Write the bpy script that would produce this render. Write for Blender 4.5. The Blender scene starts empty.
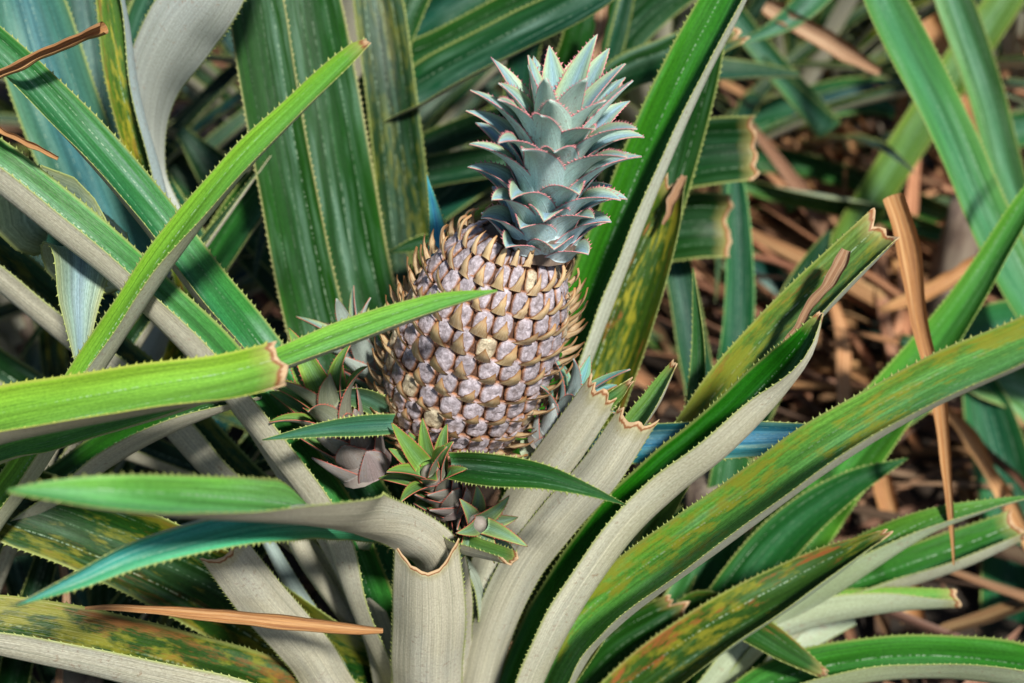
import bpy, math, random
import numpy as np
from mathutils import Vector, Matrix, noise as mnoise
R = math.radians
sc = bpy.context.scene
col = sc.collection
rng = random.Random(7)

# ------------------------------------------------------------------ camera
PITCH, CH, F = R(35), 1.10, 1422.2
cd = bpy.data.cameras.new('camera'); cam = bpy.data.objects.new('camera', cd); col.objects.link(cam)
cam.location = (0, 0, CH); cam.rotation_euler = (R(90) - PITCH, 0, 0)
cd.lens = 50; cd.sensor_width = 36; cd.clip_start = 0.02; cd.clip_end = 300
cd.dof.use_dof = True; cd.dof.focus_distance = 0.86; cd.dof.aperture_fstop = 5.4
sc.camera = cam
# ------------------------------------------------------------------ light
SUN_EL, SUN_AZ = R(50), R(156)      # azimuth clockwise from +Y: the sun is high behind the camera
w = bpy.data.worlds.new('World'); sc.world = w; w.use_nodes = True
nt = w.node_tree; bg = nt.nodes['Background']; sky = nt.nodes.new('ShaderNodeTexSky')
sky.sky_type = 'NISHITA'; sky.sun_disc = False; sky.sun_elevation = SUN_EL; sky.sun_rotation = SUN_AZ
nt.links.new(sky.outputs[0], bg.inputs[0]); bg.inputs[1].default_value = 0.058
sd = bpy.data.lights.new('sun', 'SUN'); sun = bpy.data.objects.new('sun', sd); col.objects.link(sun)
sd.energy = 5.0; sd.angle = R(5); sd.color = (1.0, 0.95, 0.86)
dirv = Vector((math.sin(SUN_AZ) * math.cos(SUN_EL), math.cos(SUN_AZ) * math.cos(SUN_EL), math.sin(SUN_EL)))
sun.rotation_euler = dirv.to_track_quat('Z', 'Y').to_euler(); sun.location = dirv * 20
sc.view_settings.view_transform = 'Standard'; sc.view_settings.look = 'None'
sc.view_settings.exposure = 0.5; sc.view_settings.gamma = 1

FW = np.array([0, math.cos(PITCH), -math.sin(PITCH)]); UP = np.array([0, math.sin(PITCH), math.cos(PITCH)])
RT = np.array([1.0, 0, 0]); CP = np.array([0, 0, CH])
def W(px, py, d): return CP + FW * d + RT * ((px - 512) / F * d) + UP * ((341.5 - py) / F * d)
def D3(x, y, z): return RT * x + UP * y - FW * z            # direction from right / up / towards-viewer
def proj(p):
    q = np.asarray(p) - CP; d = q @ FW
    return 512 + (q @ RT) / d * F, 341.5 - (q @ UP) / d * F, d

# ------------------------------------------------------------------ materials
def newmat(name):
    m = bpy.data.materials.new(name); m.use_nodes = True
    return m, m.node_tree.nodes, m.node_tree.links
class NT:
    def __init__(s, m): s.t = m.node_tree; s.n = s.t.nodes; s.l = s.t.links
    def node(s, k, **kw):
        n = s.n.new(k)
        for a, b in kw.items(): setattr(n, a, b)
        return n
    def put(s, inp, v):
        if hasattr(v, 'is_output') or isinstance(v, bpy.types.NodeSocket): s.l.new(v, inp)
        else: inp.default_value = v
    def math(s, op, a, b=0.0, clamp=False):
        n = s.node('ShaderNodeMath', operation=op, use_clamp=clamp); s.put(n.inputs[0], a); s.put(n.inputs[1], b); return n.outputs[0]
    def mix(s, f, a, b, mode='MIX'):
        n = s.node('ShaderNodeMix', data_type='RGBA', blend_type=mode); s.put(n.inputs[0], f)
        s.put(n.inputs[6], a if not isinstance(a, tuple) else (*a, 1)); s.put(n.inputs[7], b if not isinstance(b, tuple) else (*b, 1)); return n.outputs[2]
    def attr(s, name): return s.node('ShaderNodeAttribute', attribute_name=name)
    def noise(s, vec, scale=1.0, detail=3.0, rough=0.55):
        n = s.node('ShaderNodeTexNoise'); s.put(n.inputs['Vector'], vec); n.inputs['Scale'].default_value = scale
        n.inputs['Detail'].default_value = detail; n.inputs['Roughness'].default_value = rough; return n.outputs[0]
    def rng(s, v, a, b, c=0.0, d=1.0):
        n = s.node('ShaderNodeMapRange'); s.put(n.inputs[0], v)
        for i, x in enumerate((a, b, c, d)): n.inputs[i + 1].default_value = x
        return n.outputs[0]
    def vec(s, x, y, z=0.0):
        n = s.node('ShaderNodeCombineXYZ'); s.put(n.inputs[0], x); s.put(n.inputs[1], y); s.put(n.inputs[2], z); return n.outputs[0]

def leaf_material(name, under):
    m, _, _ = newmat(name); t = NT(m)
    bs = t.n['Principled BSDF']; out = t.n['Material Output']
    uvn = t.node('ShaderNodeUVMap'); sp = t.node('ShaderNodeSeparateXYZ'); t.l.new(uvn.outputs[0], sp.inputs[0])
    u, v = sp.outputs[0], sp.outputs[1]                       # u: 0..1 across, v: metres along
    oi = t.node('ShaderNodeObjectInfo').outputs['Random']; seed = t.math('MULTIPLY', oi, 37.0)
    par = t.attr('par'); ps = t.node('ShaderNodeSeparateXYZ'); t.l.new(par.outputs['Vector'], ps.inputs[0])
    mot, dry, bloom = ps.outputs
    endd = t.attr('endd').outputs['Fac']
    base = t.attr('cund' if under else 'ctop').outputs['Color']
    marg = t.attr('cmarg').outputs['Color']
    str1 = t.noise(t.vec(t.math('MULTIPLY', u, 46), t.math('MULTIPLY', v, 5), seed), 1, 4, 0.65)
    str2 = t.noise(t.vec(t.math('MULTIPLY', u, 9), t.math('MULTIPLY', v, 7), seed), 1, 3)
    big = t.noise(t.vec(t.math('MULTIPLY', u, 2), t.math('MULTIPLY', v, 9), seed), 1, 3)
    k = t.math('MULTIPLY', t.rng(str1, 0.3, 0.7, *((0.80, 1.14) if under else (0.66, 1.36))), t.rng(str2, 0.3, 0.7, *((0.88, 1.12) if under else (0.68, 1.3))))
    kc = t.node('ShaderNodeCombineColor'); [t.l.new(k, kc.inputs[i]) for i in range(3)]
    c = t.mix(1.0, base, kc.outputs[0], 'MULTIPLY')
    au = t.math('ABSOLUTE', t.math('SUBTRACT', u, 0.5))
    def line(pos, wd):
        wob = t.math('MULTIPLY', t.math('SUBTRACT', t.noise(t.vec(t.math('MULTIPLY', v, 30), seed), 1, 1), 0.5), 0.02)
        d = t.math('ABSOLUTE', t.math('SUBTRACT', t.math('ADD', au, wob), pos))
        return t.rng(d, wd, wd * 0.4, 0, 1)
    if not under:
        # yellower green towards the margins, bluer along the middle
        c = t.mix(t.rng(t.math('ADD', au, t.math('MULTIPLY', t.math('SUBTRACT', big, .5), .3)), .26, .46), c, t.mix(1.0, c, (1.5, 1.22, .8), 'MULTIPLY'))
        c = t.mix(t.math('MULTIPLY', t.rng(au, .22, .05), .35), c, t.mix(1.0, c, (.75, .9, 1.9), 'MULTIPLY'))
        # grey waxy bloom in streaks
        bl = t.math('MULTIPLY', t.rng(str2, 0.45, 0.72), t.math('MULTIPLY', t.rng(big, 0.4, 0.65), bloom), True)
        c = t.mix(bl, c, (0.20, 0.33, 0.27))
        fn = t.noise(t.vec(t.math('MULTIPLY', u, 50), t.math('MULTIPLY', v, 420), seed), 1, 2, .6)
        c = t.mix(1.0, c, t.mix(t.rng(fn, .35, .65), (.84, .86, .84), (1.14, 1.12, 1.14)), 'MULTIPLY')
        dots = t.rng(t.noise(t.vec(t.math('MULTIPLY', v, 420), t.math('MULTIPLY', u, 8), seed), 1, 2), 0.46, 0.58)
        lf = t.math('MULTIPLY', t.math('MAXIMUM', line(0.27, 0.011), t.math('MULTIPLY', line(0.06, 0.010), 0.6)), dots)
        c = t.mix(t.math('MULTIPLY', t.math('MULTIPLY', lf, t.rng(big, .38, .62, .1, .75)), 1.0), c, (0.36, 0.50, 0.36))
        # yellow blotches and rust
        bn = t.noise(t.vec(t.math('MULTIPLY', u, 16), t.math('MULTIPLY', v, 62), seed), 1, 4, 0.6)
        # a larger blotch field stretched along the blade, strongest towards the margins
        bf = t.math('ADD', t.math('ADD', bn, t.math('MULTIPLY', t.math('SUBTRACT', t.noise(t.vec(t.math('MULTIPLY', u, 3), t.math('MULTIPLY', v, 11), t.math('ADD', seed, 4)), 1, 2), .5), .9)), t.math('MULTIPLY', au, 0.32))
        bm = t.math('MULTIPLY', t.rng(bf, 0.58, 0.76), mot, True)
        c = t.mix(bm, c, (0.30, 0.28, 0.025))
        rn = t.noise(t.vec(t.math('MULTIPLY', u, 12), t.math('MULTIPLY', v, 26), t.math('ADD', seed, 9)), 1, 4, 0.7)
        rm = t.math('MULTIPLY', t.rng(t.math('ADD', rn, t.math('MULTIPLY', au, 0.5)), 0.72, 0.86), dry, True)
        c = t.mix(rm, c, (0.25, 0.085, 0.025))
    else:
        sn = t.noise(t.vec(t.math('MULTIPLY', u, 14), t.math('MULTIPLY', v, 260), seed), 1, 3, 0.7)
        sm = t.rng(t.math('ADD', sn, t.math('MULTIPLY', t.math('SUBTRACT', big, 0.5), 0.5)), 0.62, 0.72)
        c = t.mix(t.math('MULTIPLY', sm, 0.6), c, (0.30, 0.17, 0.09))
        fn = t.noise(t.vec(t.math('MULTIPLY', u, 60), t.math('MULTIPLY', v, 500), seed), 1, 2, .6)
        c = t.mix(1.0, c, t.mix(t.rng(fn, .35, .65), (.82, .80, .76), (1.08, 1.08, 1.08)), 'MULTIPLY')
        rib = t.noise(t.vec(t.math('MULTIPLY', u, 120), t.math('MULTIPLY', v, 2), seed), 1, 2, .5)
        c = t.mix(1.0, c, t.mix(t.rng(rib, .4, .6), (.86, .87, .84), (1.05, 1.05, 1.05)), 'MULTIPLY')
        bl = t.rng(big, 0.45, 0.75)
        c = t.mix(t.math('MULTIPLY', bl, 0.25), c, (0.52, 0.60, 0.62))
        c = t.mix(t.math('MULTIPLY', line(0.3, 0.008), 0.35), c, (0.18, 0.22, 0.14))
    c = t.mix(t.math('MULTIPLY', t.rng(au, 0.465, 0.492), 0.75), c, marg)
    en = t.math('SUBTRACT', endd, t.math('MULTIPLY', t.noise(t.vec(t.math('MULTIPLY', u, 9), t.math('MULTIPLY', v, 60), seed), 1, 3), 0.008))
    c = t.mix(t.math('MULTIPLY', t.rng(en, 0.012, 0.0), .55), c, (0.34, 0.30, 0.10))
    c = t.mix(t.rng(en, 0.0012, -0.0005), c, (0.22, 0.09, 0.035))
    c = t.mix(t.rng(en, -0.0012, -0.0026), c, (0.48, 0.34, 0.20))
    t.l.new(c, bs.inputs['Base Color'])
    bs.inputs['Roughness'].default_value = 0.62 if under else 0.4
    bs.inputs['Specular IOR Level'].default_value = 0.22 if under else 0.2
    h = t.math('ADD', t.math('MULTIPLY', str1, 0.5), t.math('MULTIPLY', t.noise(t.vec(t.math('MULTIPLY', u, 120), t.math('MULTIPLY', v, 60), seed), 1, 2), 0.4))
    bp = t.node('ShaderNodeBump'); bp.inputs['Strength'].default_value = 0.55; bp.inputs['Distance'].default_value = 0.0012
    t.l.new(h, bp.inputs['Height']); t.l.new(bp.outputs[0], bs.inputs['Normal'])
    tr = t.node('ShaderNodeBsdfTranslucent'); t.l.new(t.mix(1.0, c, (1.5, 1.7, 0.6), 'MULTIPLY'), tr.inputs[0])
    ms = t.node('ShaderNodeMixShader'); ms.inputs[0].default_value = 0.12
    t.l.new(bs.outputs[0], ms.inputs[1]); t.l.new(tr.outputs[0], ms.inputs[2]); t.l.new(ms.outputs[0], out.inputs[0])
    return m
M_TOP = leaf_material('leaf_upper_side', False)
M_UND = leaf_material('leaf_under_side', True)
m, _, _ = newmat('leaf_teeth'); t = NT(m); t.l.new(t.attr('cmarg').outputs['Color'], t.n['Principled BSDF'].inputs['Base Color']); t.n['Principled BSDF'].inputs['Roughness'].default_value = .5
M_TEETH = m

def simple_noise_mat(name, c1, c2, c3, scale, stretch=(1, 1, 1), rough=.7, bump=.5, bdist=.002, attr=None):
    m, _, _ = newmat(name); t = NT(m); bs = t.n['Principled BSDF']
    tc = t.node('ShaderNodeTexCoord'); mp = t.node('ShaderNodeMapping'); mp.inputs['Scale'].default_value = stretch
    t.l.new(tc.outputs['UV' if attr == 'uv' else 'Object'], mp.inputs[0])
    n1 = t.noise(mp.outputs[0], scale, 5, .65); n2 = t.noise(mp.outputs[0], scale * .23, 3)
    c = t.mix(t.rng(n1, .35, .65), c1, c2); c = t.mix(t.rng(n2, .45, .7), c, c3)
    if attr == 'vc': c = t.mix(1.0, c, t.attr('vc').outputs['Color'], 'MULTIPLY')
    t.l.new(c, bs.inputs['Base Color']); bs.inputs['Roughness'].default_value = rough
    bp = t.node('ShaderNodeBump'); bp.inputs['Strength'].default_value = bump; bp.inputs['Distance'].default_value = bdist
    t.l.new(n1, bp.inputs['Height']); t.l.new(bp.outputs[0], bs.inputs['Normal'])
    return m
M_SOIL = simple_noise_mat('soil', (.02, .013, .009), (.045, .03, .02), (.012, .009, .006), 30, bdist=.01)
M_DRY = simple_noise_mat('dry_leaf', (.30, .17, .085), (.17, .08, .04), (.42, .30, .19), 1, (30, 6, 1), .75, .7, .002, 'uv')
M_ORANGE = simple_noise_mat('orange_dry_leaf', (.40, .19, .055), (.18, .075, .03), (.50, .31, .14), 1, (26, 9, 1), .6, .6, .002, 'uv')
M_STEM = simple_noise_mat('stem_bark', (.20, .15, .11), (.09, .06, .05), (.28, .24, .18), 120, (1, 1, .3), .8, .8, .002)

# ------------------------------------------------------------------ object helpers
def link(o, parent=None):
    col.objects.link(o)
    if parent is not None:
        o.parent = parent; o.matrix_parent_inverse = Matrix.Translation(-parent_world(parent))
    return o
def parent_world(p):
    v = Vector(p.location)
    if p.parent is not None and not p.get('_w'): return v
    return v
def empty(name, loc, label, cat, group=None):
    o = bpy.data.objects.new(name, None); o.empty_display_size = .05; o.location = loc; col.objects.link(o)
    o['label'] = label; o['category'] = cat
    if group: o['group'] = group
    return o
# all meshes are written in world coordinates; children keep identity world transforms through matrix_parent_inverse
def mesh_obj(name, V, Fc, mats, parent=None, mi=None, uv=None, attrs=None, smooth=True, label=None):
    me = bpy.data.meshes.new(name); me.from_pydata([tuple(map(float, p)) for p in V], [], [tuple(f) for f in Fc])
    for m in mats: me.materials.append(m)
    if mi is not None: me.polygons.foreach_set('material_index', mi)
    me.polygons.foreach_set('use_smooth', [smooth] * len(me.polygons))
    if uv is not None:
        l = me.uv_layers.new(name='UVMap'); li = np.empty(len(me.loops), dtype=np.int32); me.loops.foreach_get('vertex_index', li)
        l.data.foreach_set('uv', np.asarray(uv, dtype=np.float32)[li].ravel())
    for k, (ty, data) in (attrs or {}).items():
        a = me.attributes.new(k, ty, 'POINT'); d = np.asarray(data, dtype=np.float32)
        if ty == 'FLOAT': a.data.foreach_set('value', d.ravel())
        elif ty == 'FLOAT_VECTOR': a.data.foreach_set('vector', d.ravel())
        else: a.data.foreach_set('color', d.ravel())
    me.update()
    o = bpy.data.objects.new(name, me); col.objects.link(o)
    if parent is not None:
        o.parent = parent
        if parent.type == 'EMPTY': o.matrix_parent_inverse = Matrix.Translation(-Vector(parent.location))
    if label: o['label'] = label
    return o
def tag(o, label=None, cat=None, group=None, kind=None):
    for k, v in (('label', label), ('category', cat), ('group', group), ('kind', kind)):
        if v: o[k] = v
    return o

def catmull(P, n):
    """P: (k, c) control rows -> (n, c) rows, evenly spaced on the first three channels"""
    P = np.asarray(P, float); Q = np.vstack([2 * P[0] - P[1], P, 2 * P[-1] - P[-2]])
    out = []
    for i in range(len(P) - 1):
        a, b, c, d = Q[i:i + 4]
        for t in np.linspace(0, 1, 24, endpoint=False):
            out.append(.5 * ((2 * b) + (c - a) * t + (2 * a - 5 * b + 4 * c - d) * t * t + (3 * b - a - 3 * c + d) * t ** 3))
    out.append(P[-1]); out = np.array(out)
    s = np.r_[0, np.cumsum(np.linalg.norm(np.diff(out[:, :3], axis=0), axis=1))]
    tt = np.linspace(0, s[-1], n)
    return np.stack([np.interp(tt, s, out[:, j]) for j in range(out.shape[1])], 1), s[-1]
def nrm(v): return v / (np.linalg.norm(v, axis=-1, keepdims=True) + 1e-12)

SS = np.array([-1, -.965, -.88, -.76, -.62, -.47, -.32, -.16, 0, .16, .32, .47, .62, .76, .88, .965, 1.0])
def section(A, fold=1.5):
    """unit half-width cross-section of the channelled blade: x, z and tangent angle at SS"""
    s = np.linspace(0, 1, 41); th = A / 2 * np.sin(np.pi / 2 * np.clip(s * fold, 0, 1))
    x = np.r_[0, np.cumsum(np.cos(th[:-1]) * np.diff(s))]; z = np.r_[0, np.cumsum(np.sin(th[:-1]) * np.diff(s))]
    a = np.abs(SS); sg = np.sign(SS)
    return np.interp(a, s, x) * sg, np.interp(a, s, z), np.interp(a, s, th) * sg

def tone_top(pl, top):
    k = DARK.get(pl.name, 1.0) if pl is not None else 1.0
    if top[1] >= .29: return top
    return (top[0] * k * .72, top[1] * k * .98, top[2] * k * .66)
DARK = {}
def blade(name, C, T, N, width, A, top, und, marg, parent=None, mot=0, dry=0, bloom=.3, cut=False, notch=0.0, teeth=.0015, tgap=.0050, thick=.0011, label=None, ruffle=1.0, rag=1.0, tipcol=None):
    """C centre line, T tangents, N facing vectors (upper side), width full width, A channel angle per row"""
    n = len(C); B = nrm(np.cross(T, N)); N = nrm(np.cross(B, T)); seg = np.r_[0, np.cumsum(np.linalg.norm(np.diff(C, axis=0), axis=1))]
    L = seg[-1]; m = len(SS); V = np.zeros((n, m, 3)); NN = np.zeros((n, m, 3)); sd_ = rng.random() * 100
    for i in range(n):
        x, z, th = section(A[i]); h = width[i] / 2
        wav = np.array([mnoise.noise(Vector((seg[i] * 22, sd_, s * .8))) for s in (-1, 1)]) * .0016 * ruffle
        edge = np.abs(SS) ** 3 * np.where(SS < 0, wav[0], wav[1])
        V[i] = C[i] + np.outer(x * h, B[i]) + np.outer(z * h + edge, N[i])
        NN[i] = np.outer(-np.sin(th), B[i]) + np.outer(np.cos(th), N[i])
    endd = np.tile((L - seg)[:, None], (1, m)) if cut else np.ones((n, m))
    if cut:
        off = np.array([mnoise.noise(Vector((s * 2.6, sd_ * 3, 1))) * .008 + mnoise.noise(Vector((s * 7, sd_ * 3, 5))) * .0035 for s in SS]) * rag
        off = off + notch * (1 - SS ** 2)
        k = min(6, n - 2)
        for j in range(k): V[n - 1 - j] -= T[n - 1 - j] * (off * (1 - j / k))[:, None]
    tk = thick * (1 - .75 * np.abs(SS) ** 2)
    Vt = V + NN * (tk / 2)[None, :, None]; Vb = V - NN * (tk / 2)[None, :, None]
    verts = np.vstack([Vt.reshape(-1, 3), Vb.reshape(-1, 3)]); o2 = n * m
    faces = []; mi = []
    for i in range(n - 1):
        for j in range(m - 1):
            a = i * m + j
            faces.append((a, a + 1, a + m + 1, a + m)); mi.append(0)
            a += o2; faces.append((a, a + m, a + m + 1, a + 1)); mi.append(1)
        for j in (0, m - 1):
            a = i * m + j; f = (a, a + m, a + m + o2, a + o2)
            faces.append(f if j == 0 else f[::-1]); mi.append(2)
    for i in (0, n - 1):
        for j in range(m - 1):
            a = i * m + j; faces.append((a, a + 1, a + 1 + o2, a + o2)); mi.append(1)
    U = np.zeros((n, m, 2)); U[:, :, 0] = (SS + 1) / 2; U[:, :, 1] = seg[:, None]
    uv = np.vstack([U.reshape(-1, 2)] * 2); ed = np.r_[endd.ravel(), endd.ravel()]
    fr = np.tile((seg / L)[:, None], (1, m)).ravel(); fr = np.r_[fr, fr]
    # teeth
    tv = []; tf = []; base = len(verts)
    for side, j, jn in ((-1, 0, 1), (1, m - 1, m - 2)):
        if teeth <= 0: break
        s = rng.random() * tgap + .01
        while s < L - .001:
            i = int(np.searchsorted(seg, s)) - 1; i = max(0, min(n - 2, i)); f = (s - seg[i]) / (seg[i + 1] - seg[i])
            p = V[i, j] * (1 - f) + V[i + 1, j] * f; e = nrm(V[i, j] - V[i, jn]) if width[i] > .002 else B[i] * side
            sz = teeth * (.75 + .5 * rng.random()) * min(1, .35 + width[i] / .02); t_ = T[i]; q = NN[i, j]
            b = base + len(tv)
            tv += [p - t_ * sz * .75 - e * .0002, p + t_ * sz * .55 - e * .0002, p - e * .0003 + q * sz * .28, p - e * .0003 - q * sz * .28, p + e * sz + t_ * sz * .75]
            tf += [(b, b + 2, b + 4), (b + 2, b + 1, b + 4), (b + 1, b + 3, b + 4), (b + 3, b, b + 4)]
            s += tgap * (.75 + .5 * rng.random())
    if tv:
        verts = np.vstack([verts, np.array(tv)]); faces += tf; mi += [2] * len(tf); k = len(tv)
        uv = np.vstack([uv, np.zeros((k, 2))]); ed = np.r_[ed, np.ones(k)]; fr = np.r_[fr, np.zeros(k)]
    nv = len(verts); one = np.ones((nv, 1))
    ctop = np.tile(np.array(top, float), (nv, 1))
    if tipcol is not None:
        k = np.clip((fr[:, None] - .35) / .6, 0, 1); ctop = ctop * (1 - k) + np.array(tipcol)[None] * k
    at = {'ctop': ('FLOAT_COLOR', np.hstack([ctop, one])), 'cund': ('FLOAT_COLOR', np.hstack([np.tile(und, (nv, 1)), one])),
          'cmarg': ('FLOAT_COLOR', np.hstack([np.tile(marg, (nv, 1)), one])), 'par': ('FLOAT_VECTOR', np.tile((mot, dry, bloom), (nv, 1))),
          'endd': ('FLOAT', ed)}
    return mesh_obj(name, verts, faces, [M_TOP, M_UND, M_TEETH], parent, mi, uv, at, label=label)

# colours of the plants themselves (linear)
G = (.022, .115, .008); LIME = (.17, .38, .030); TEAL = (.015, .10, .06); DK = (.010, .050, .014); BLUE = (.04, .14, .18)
YG = (.17, .27, .035); LG = (.12, .30, .07); OL = (.09, .15, .03)
UN = (.60, .58, .46); UG = (.36, .44, .29); UB = (.34, .44, .43)
MG = (.26, .31, .09); MT = (.50, .42, .20); MR = (.42, .16, .12)

def leaf(pl, pts, top=G, und=UN, A=125, marg=MG, root=None, name='leaf', **kw):
    """pts: (px, py, depth, apparent width px, roll deg). Traced at its own distance; roll 0 = upper side faces
    the viewer, 180 = under side; >0 shows the under side on the left of the growing direction, <0 on the right"""
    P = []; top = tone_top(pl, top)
    if root is not None:                       # root = height on the plant's stem
        b = np.array(pl['_base']); q = W(*pts[0][:3]); h = q - b; h[2] = 0; h = nrm(h)
        r0 = b + h * .02 + np.array([0, 0, root]); P.append([*r0, pts[0][3] * pts[0][2] / F * .8, pts[0][4]])
    for p in pts: P.append([*W(p[0], p[1], p[2]), p[3] * p[2] / F, p[4]])
    _, L0 = catmull(P, 10); n = max(16, min(110, int(L0 / .0075)))
    Q, L = catmull(P, n); C = Q[:, :3]; T = nrm(np.gradient(C, axis=0)); Vw = nrm(CP - C); S = nrm(np.cross(T, Vw)); N0 = nrm(np.cross(S, T))
    r = np.radians(Q[:, 4])[:, None]; N = np.cos(r) * N0 + np.sin(r) * S; B = nrm(np.cross(T, N))
    An = np.full(n, R(A)); x, z, _ = section(R(A)); wd = np.zeros(n); sh = np.zeros(n)
    for i in range(n):
        lat = x * (B[i] @ S[i]) + z * (N[i] @ S[i]); lo, hi = lat.min(), lat.max(); k = max(Q[i, 3], .0005) / max(hi - lo, .25)
        wd[i] = k * 2; sh[i] = (lo + hi) / 2 * k
    def smooth(a):
        kk = np.array([1, 2, 3, 4, 3, 2, 1.]); kk /= kk.sum(); return np.convolve(np.pad(a, 3, mode='edge'), kk, 'valid')
    tip_ = Q[-1, 3] < .004; ws = smooth(wd); wd[3:-6 if tip_ else n] = ws[3:-6 if tip_ else n]; sh = smooth(smooth(sh))
    C2 = C - S * sh[:, None]; T = nrm(np.gradient(C2, axis=0))
    return blade(name, C2, T, N, wd, An, top, und, marg, pl, **kw)

def sleaf(pl, base, az, elev, L, wd, droop, top, und=UN, A=110, marg=MG, twist=0, n=26, name='leaf', tip=True, check=None, **kw):
    """an arching blade grown from a point: azimuth, start elevation, length, gravity droop (radians over its length)"""
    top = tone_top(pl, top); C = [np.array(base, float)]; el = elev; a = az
    for i in range(n - 1):
        C.append(C[-1] + np.array([math.sin(a) * math.cos(el), math.cos(a) * math.cos(el), math.sin(el)]) * L / (n - 1))
        el -= droop / (n - 1) * (.4 + 1.2 * i / n); a += twist / (n - 1)
    C = np.array(C)
    if check is not None and not check(C): return None
    T = nrm(np.gradient(C, axis=0)); side = np.array([math.cos(az), -math.sin(az), 0]); N = nrm(np.cross(side, T))
    s = np.linspace(0, 1, n); prof = (1 - .25 * (1 - s) ** 2) * (np.clip(1 - s ** 3.2, 0, 1) if tip else 1 - .3 * s) + .01
    return blade(name, C, T, N, wd * prof, np.full(n, R(A)), top, und, marg, pl, **kw)

# ------------------------------------------------------------------ ground and litter
gn = 60; GV = []; GF = []
for i in range(gn + 1):
    for j in range(gn + 1):
        x, y = -60 + 120 * i / gn, -20 + 140 * j / gn
        GV.append((x, y, 0))
for i in range(gn):
    for j in range(gn): a = i * (gn + 1) + j; GF.append((a, a + gn + 1, a + gn + 2, a + 1))
tag(mesh_obj('ground', GV, GF, [M_SOIL]), kind='structure')

def strip(C, N, wd, curl=.8, m=5):
    """verts/faces/uv of a curled thin dry blade"""
    C = np.array(C); n = len(C); T = nrm(np.gradient(C, axis=0)); B = nrm(np.cross(T, N)); N = nrm(np.cross(B, T)); V = []; U = []; Fc = []
    L = np.r_[0, np.cumsum(np.linalg.norm(np.diff(C, axis=0), axis=1))]; u0 = rng.random() * 20
    for sgn in (0, 1):
        for i in range(n):
            for j in range(m):
                s = 2 * j / (m - 1) - 1; a = s * curl; h = wd[i] / 2
                V.append(C[i] + B[i] * h * math.sin(a) / curl + N[i] * (h * (1 - math.cos(a)) / curl - .001 * sgn)); U.append((u0 + s * .5, u0 + L[i] * 3))
        o = sgn * n * m
        for i in range(n - 1):
            for j in range(m - 1):
                a = o + i * m + j; f = (a, a + 1, a + m + 1, a + m); Fc.append(f if sgn == 0 else f[::-1])
    return V, Fc, U
def rand_strip(x, y, z0, L, wd, az, pitch, bend):
    n = 9; C = [np.array([x, y, z0])]; el = pitch; a = az
    for i in range(n - 1):
        C.append(C[-1] + np.array([math.cos(a) * math.cos(el), math.sin(a) * math.cos(el), math.sin(el)]) * L / (n - 1)); el += bend / n; a += rng.uniform(-.15, .15)
        if C[-1][2] < .006: C[-1][2] = .006
    C = np.array(C); up = np.array([rng.uniform(-.7, .7), rng.uniform(-.7, .7), 1]); s = np.linspace(0, 1, n)
    return strip(C, up, wd * (1 - s ** 2.5 * .9) * (.6 + .4 * np.sin(s * 3)), rng.uniform(.6, 2.2))
LV, LF, LU, LC = [], [], [], []
for k in range(1500):
    y = rng.uniform(.5, 3.4); x = rng.uniform(-.55 * y - .3, .5 * y + .45)
    V, Fc, U = rand_strip(x, y, rng.uniform(.01, .11), rng.uniform(.12, .42), rng.uniform(.008, .034), rng.uniform(0, 6.3), rng.uniform(-.25, .45), rng.uniform(-1.1, .5))
    o = len(LV); LV += V; LF += [tuple(a + o for a in f) for f in Fc]; LU += U
    g = rng.uniform(.2, .85); LC += [(g, g * rng.uniform(.8, 1.0), g * rng.uniform(.7, 1.05), 1)] * len(V)
m = M_DRY; t = NT(m); bs = t.n['Principled BSDF']; src = bs.inputs['Base Color'].links[0].from_socket
M_LIT = m.copy(); M_LIT.name = 'litter'; t = NT(M_LIT); bs = t.n['Principled BSDF']; src = bs.inputs['Base Color'].links[0].from_socket
t.l.new(t.mix(1.0, src, t.attr('vc').outputs['Color'], 'MULTIPLY'), bs.inputs['Base Color'])
for k in range(170):
    y = rng.uniform(1.2, 1.9); x = rng.uniform(.24 * y, .5 * y + .1)
    V, Fc, U = rand_strip(x, y, rng.uniform(.01, .12), rng.uniform(.25, .5), rng.uniform(.014, .034), rng.uniform(1.4, 3.4), rng.uniform(.0, .75), rng.uniform(-1.3, .2))
    o = len(LV); LV += V; LF += [tuple(a + o for a in f) for f in Fc]; LU += U
    g = rng.uniform(.6, 1.6); LC += [(g, g * rng.uniform(.75, .92), g * rng.uniform(.55, .9), 1)] * len(V)
tag(mesh_obj('leaf_litter', LV, LF, [M_LIT], uv=LU, attrs={'vc': ('FLOAT_COLOR', LC)}), 'mat of dry brown fallen leaves covering the ground under the plants', 'leaf litter', kind='stuff')

def dryleaf(pts, label, mat=None, curl=1.6, roll=0, name='dry_leaf', cat='dry leaf', group=None):
    P = [[*W(a, b, c), d * c / F] for a, b, c, d in pts]; Q, L = catmull(P, 40); C = Q[:, :3]; Vw = nrm(CP - C); T = nrm(np.gradient(C, axis=0))
    S = nrm(np.cross(T, Vw)); N = math.cos(R(roll)) * Vw + math.sin(R(roll)) * S
    for i in range(40):
        C[i] += S[i] * .0015 * mnoise.noise(Vector((i * .12, pts[0][0], 0))); Q[i, 3] *= 1 + .35 * mnoise.noise(Vector((i * .17, pts[0][1], 4)))
    V, Fc, U = strip(C, N, Q[:, 3] * (curl / math.sin(min(curl, 1.57))), curl, 9)
    return tag(mesh_obj(name, V, Fc, [mat or M_DRY], uv=U), label, cat, group)

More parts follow.
